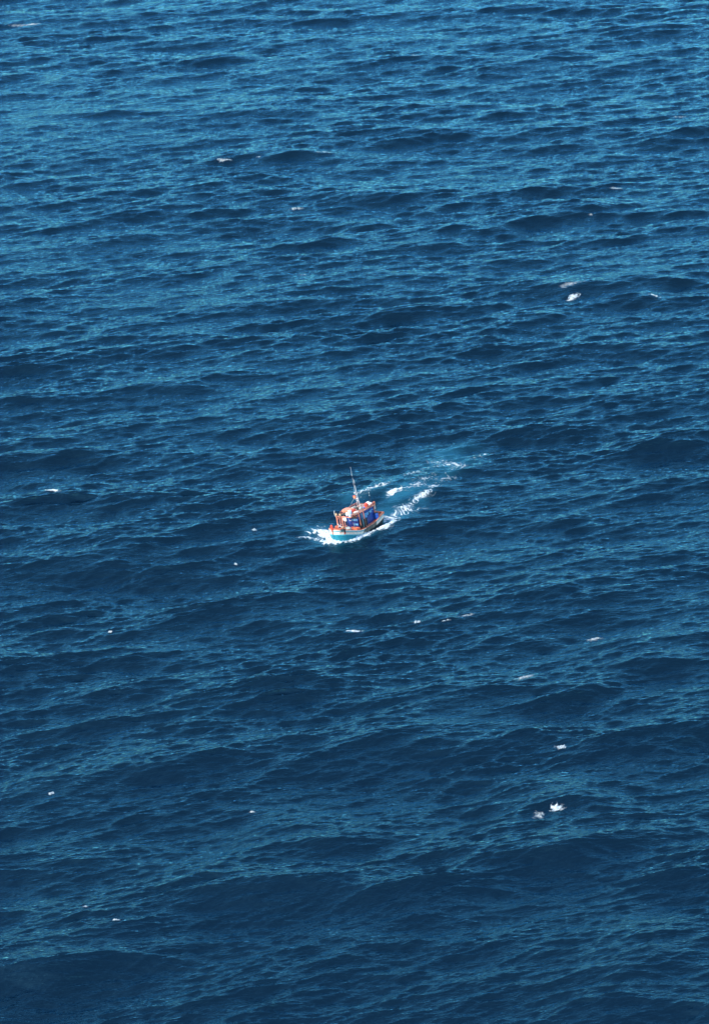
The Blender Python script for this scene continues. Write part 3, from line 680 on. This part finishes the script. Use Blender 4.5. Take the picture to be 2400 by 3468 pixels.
# things carried on the boat
pul = None
for i, (y, lab) in enumerate(((-1.5, 'tan net pulley in a black tyre, at the outer end of the bow gantry'), (-.55, 'tan net pulley in a black tyre, inner one on the bow gantry'))):
    p = aboard('net_pulley', lab, 'pulley', 'pulleys on the gantry')
    part('tyre', 'black', p, lambda bm: torus(bm, (2.75, y, 3.92), .29, .085, 'x'), smooth=True)
    part('wheel', 'wood', p, lambda bm: lathe(bm, (2.75, y, 3.92), [(0, -.05), (.23, -.05), (.23, .06), (.08, .08), (0, .08)], 20, 'x'))
single('hose', 'whitep', 'white bent hose at the outer end of the gantry', 'hose', lambda bm: tube(bm, [(2.7, -1.62, 3.4), (2.7, -1.85, 3.6), (2.7, -1.98, 3.95), (2.7, -1.95, 4.3), (2.7, -1.82, 4.55)], .045), smooth=True)
def drum(bm, x, y, z, r=.34, h=1.15):
    pr = [(0, 0), (r * .95, 0), (r, .03)]
    for k in (.3, .34, .38, .62, .66, .70): pr.append((r + (.02 if k in (.34, .66) else 0), h * k))
    pr += [(r, h - .06), (r * .96, h), (0, h)]
    lathe(bm, (x, y, z), pr, 24)
d1 = aboard('water_drum', 'pale blue plastic drum standing on the port end of the gantry', 'drum', 'drums on the boat')
part('barrel', 'paledrum', d1, lambda bm: drum(bm, 2.25, 1.5, 3.50, .35, 1.15), smooth=True)
part('lid', 'whitep', d1, lambda bm: lathe(bm, (2.25, 1.5, 4.65), [(0, 0), (.30, 0), (.30, .05), (0, .06)], 24))
d2 = aboard('water_drum', 'deep blue plastic drum with dark lid beside the cabin stern', 'drum', 'drums on the boat')
part('barrel', 'drumblue', d2, lambda bm: drum(bm, -4.2, 1.86, .93, .35, 1.12), smooth=True)
part('lid', 'black', d2, lambda bm: lathe(bm, (-4.2, 1.86, 2.05), [(0, 0), (.37, 0), (.37, .09), (.33, .10), (0, .10)], 24))
for y, z, r, rz, lab in ((.78, 3.93, .34, .38, 'large white float tied beside the pale blue drum'),):
    single('float_buoy', 'whitep', lab, 'float', lambda bm: blob(bm, (2.3, y, z), .22, r, rz, .03, 3), smooth=True)
for y, w, z0, z1, lab in ((.12, .11, 2.78, 3.40, 'small white can hanging under the gantry'), (.55, .19, 2.72, 3.42, 'wide white can hanging under the gantry')):
    single('white_can', 'whitep', lab, 'can', lambda bm: box(bm, 2.55, 2.8, y - w, y + w, z0, z1), 'cans hung under the gantry', bevel=.05)
single('hanging_frame', 'metal', 'white wire frame hanging below the pale drum', 'frame', lambda bm: tube(bm, [(2.4, 1.0, 3.45), (2.35, 1.12, 2.75), (2.3, 1.5, 2.78)], .035))
raft = aboard('liferaft_box', 'big faded salmon box on the roof behind the pale drum', 'box')
part('box_body', 'pink', raft, lambda bm: box(bm, -.45, .95, -1.75, .40, 3.62, 4.12), bevel=.12)
part('box_end', 'red', raft, lambda bm: box(bm, -.35, .85, .40, .66, 3.62, 4.08), bevel=.08)
part('box_lid', 'pink', raft, lambda bm: box(bm, -.38, .88, -1.66, .32, 4.12, 4.20), bevel=.04)
single('canvas_sheet', 'whitep', 'white folded canvas lying on the roof right of the salmon box', 'canvas', lambda bm: blob(bm, (.15, 1.05, 3.62), .55, .5, .16, .2, 5), smooth=True)
single('canvas_sheet', 'whitep', 'pale heaped canvas at the stern end of the roof', 'canvas', lambda bm: blob(bm, (-3.65, .85, 3.85), .55, .75, .48, .14, 8), smooth=True)
single('fuel_drum', 'red', 'orange drum lying on the roof beside the heaped canvas', 'drum', lambda bm: lathe(bm, (-2.75, 1.1, 3.98), [(0, -.45), (.25, -.43), (.32, -.3), (.34, 0), (.32, .3), (.25, .43), (0, .45)], 20, 'z'), smooth=True)
single('float_buoy', 'black', 'black round float on the middle of the roof', 'float', lambda bm: blob(bm, (-.95, .55, 3.82), .22, .22, .24, .04, 9), smooth=True)
single('float_buoy', 'drumblue', 'small blue float on the roof beside the orange drum', 'float', lambda bm: blob(bm, (-1.95, 1.25, 3.78), .2, .2, .2, .03, 2), smooth=True)
single('net_bundle', 'grey', 'grey net bundle on the roof between the floats', 'net', lambda bm: blob(bm, (-1.45, .85, 3.78), .42, .35, .32, .2, 12), smooth=True)
single('net_bundle', 'grey', 'low grey net heap on the starboard side of the roof', 'net', lambda bm: blob(bm, (-1.6, -.9, 3.7), .8, .5, .25, .2, 14), smooth=True)
single('net_bundle', 'tarp', 'dark net heap on the gantry left of the white float', 'net', lambda bm: blob(bm, (2.0, -.2, 3.72), .5, .6, .14, .25, 15), smooth=True)
lad = aboard('roof_ladder', 'dark ladder lying on edge along the roof below the mast', 'ladder')
for z in (3.68, 4.10): part('side_rail', 'tarp', lad, lambda bm: tube(bm, [(-.6, -.25, z), (-3.4, -.35, z + .1)], .035))
for i in range(9):
    x = -.75 - i * .31
    part('rung', 'tarp' if i % 2 else 'wood', lad, lambda bm: tube(bm, [(x, -.26 - .01 * i, 3.68), (x, -.26 - .01 * i, 4.16)], .03))
def cloth(bm, x0, x1, y, z0, z1, amp=.06, seed=0, n=14):
    rng = random.Random(seed); rows_ = []
    for i in range(n + 1):
        u = i / n; x = x0 + (x1 - x0) * u
        o1 = amp * math.sin(u * 13 + seed) + amp * .5 * math.sin(u * 29 + seed)
        rows_.append([[bm.verts.new((x, y + s * .03 + o1 * (.4 + .6 * v), z1 + (z0 - z1) * v + .04 * math.sin(u * 9 + seed) * v)) for v in np.linspace(0, 1, 6)] for s in (-1, 1)])
    for A, Bq in zip(rows_[:-1], rows_[1:]):
        for s in (0, 1):
            for j in range(5): bm.faces.new((A[s][j], A[s][j + 1], Bq[s][j + 1], Bq[s][j]))
        bm.faces.new((A[0][0], A[1][0], Bq[1][0], Bq[0][0])); bm.faces.new((A[0][5], A[1][5], Bq[1][5], Bq[0][5]))
    for r_ in (rows_[0], rows_[-1]):
        for j in range(5): bm.faces.new((r_[0][j], r_[0][j + 1], r_[1][j + 1], r_[1][j]))
single('tarpaulin', 'tarp', 'dark tarpaulin hanging at the port front corner of the cabin', 'tarpaulin', lambda bm: cloth(bm, -.3, .62, 1.75, .62, 2.15, .09, 1), 'tarpaulins hung beside the cabin')
single('tarpaulin', 'tarp', 'dark tarpaulin hanging behind the pale post beside the blue cabin side', 'tarpaulin', lambda bm: cloth(bm, -1.5, -.45, 2.0, .62, 2.1, .10, 4), 'tarpaulins hung beside the cabin')
single('rope', 'rope', 'teal rope hanging between the two dark tarpaulins', 'rope', lambda bm: tube(bm, [(-.25, 1.92, 3.4), (-.22, 1.98, 2.4), (-.28, 2.0, 1.5), (-.2, 2.02, .62)], .06), smooth=True)
single('rope', 'orange', 'orange rope coiled over the stern corner of the roof rail', 'rope', lambda bm: [torus(bm, (-4.25 + .05 * i, 1.75 + .05 * i, 4.0 + .07 * i), .2 - .02 * i, .06, 'z') for i in range(4)], smooth=True)
single('stern_cloth', 'whitep', 'white cloth hanging from the stern edge of the roof', 'cloth', lambda bm: [cloth(bm, -4.62, -4.45, 1.55, 2.7, 3.75, .03, 2, 6)])
single('stern_cloth', 'tarp', 'dark cloth hanging beside the white one at the stern', 'cloth', lambda bm: [cloth(bm, -4.9, -4.66, 1.5, 2.5, 3.9, .03, 3, 6)])
single('net_drape', 'green', 'dark green net draped over the port bow rail', 'net', lambda bm: [strip(bm, -.26, .26, 1, .07, 3, True, [5.42, 5.34, 5.26, 5.18, 5.1, 5.02])])
single('tyre_fender', 'black', 'black tyre fender hanging over the port bow', 'fender', lambda bm: [strip(bm, -.3, .42, 1, .10, 4, True, [5.02, 4.95, 4.88, 4.8, 4.73])])
single('red_cloth', 'red', 'red cloth below the black fender on the port bow', 'cloth', lambda bm: [strip(bm, .40, .74, 1, .09, 2, True, [5.0, 4.93, 4.86, 4.78])])
anc = aboard('anchor', 'white anchor lying on the foredeck with its shank pointing at the bow', 'anchor')
part('shank', 'whitep', anc, lambda bm: tube(bm, [(5.1, .2, 2.05), (3.6, .1, 2.35)], .05))
part('fluke', 'whitep', anc, lambda bm: tube(bm, [(4.1, -.25, 2.65), (4.05, .1, 2.2), (3.95, .5, 2.0)], .05))
single('oar', 'wood', 'brown oar leaning against the front of the cabin', 'oar', lambda bm: (tube(bm, [(1.5, 1.25, 1.05), (.62, .35, 1.7)], .03), box(bm, 1.4, 1.6, 1.2, 1.4, 1.07, 1.12)))
single('net_bundle', 'grey', 'grey-green net heap on the foredeck in front of the cabin', 'net', lambda bm: blob(bm, (2.6, .7, 1.22), .5, .7, .35, .2, 21), smooth=True)
single('fish_crate', 'wood', 'tan crate on the foredeck under the gantry', 'crate', lambda bm: box(bm, 2.9, 3.2, -.35, .1, 1.3, 1.75), bevel=.02)
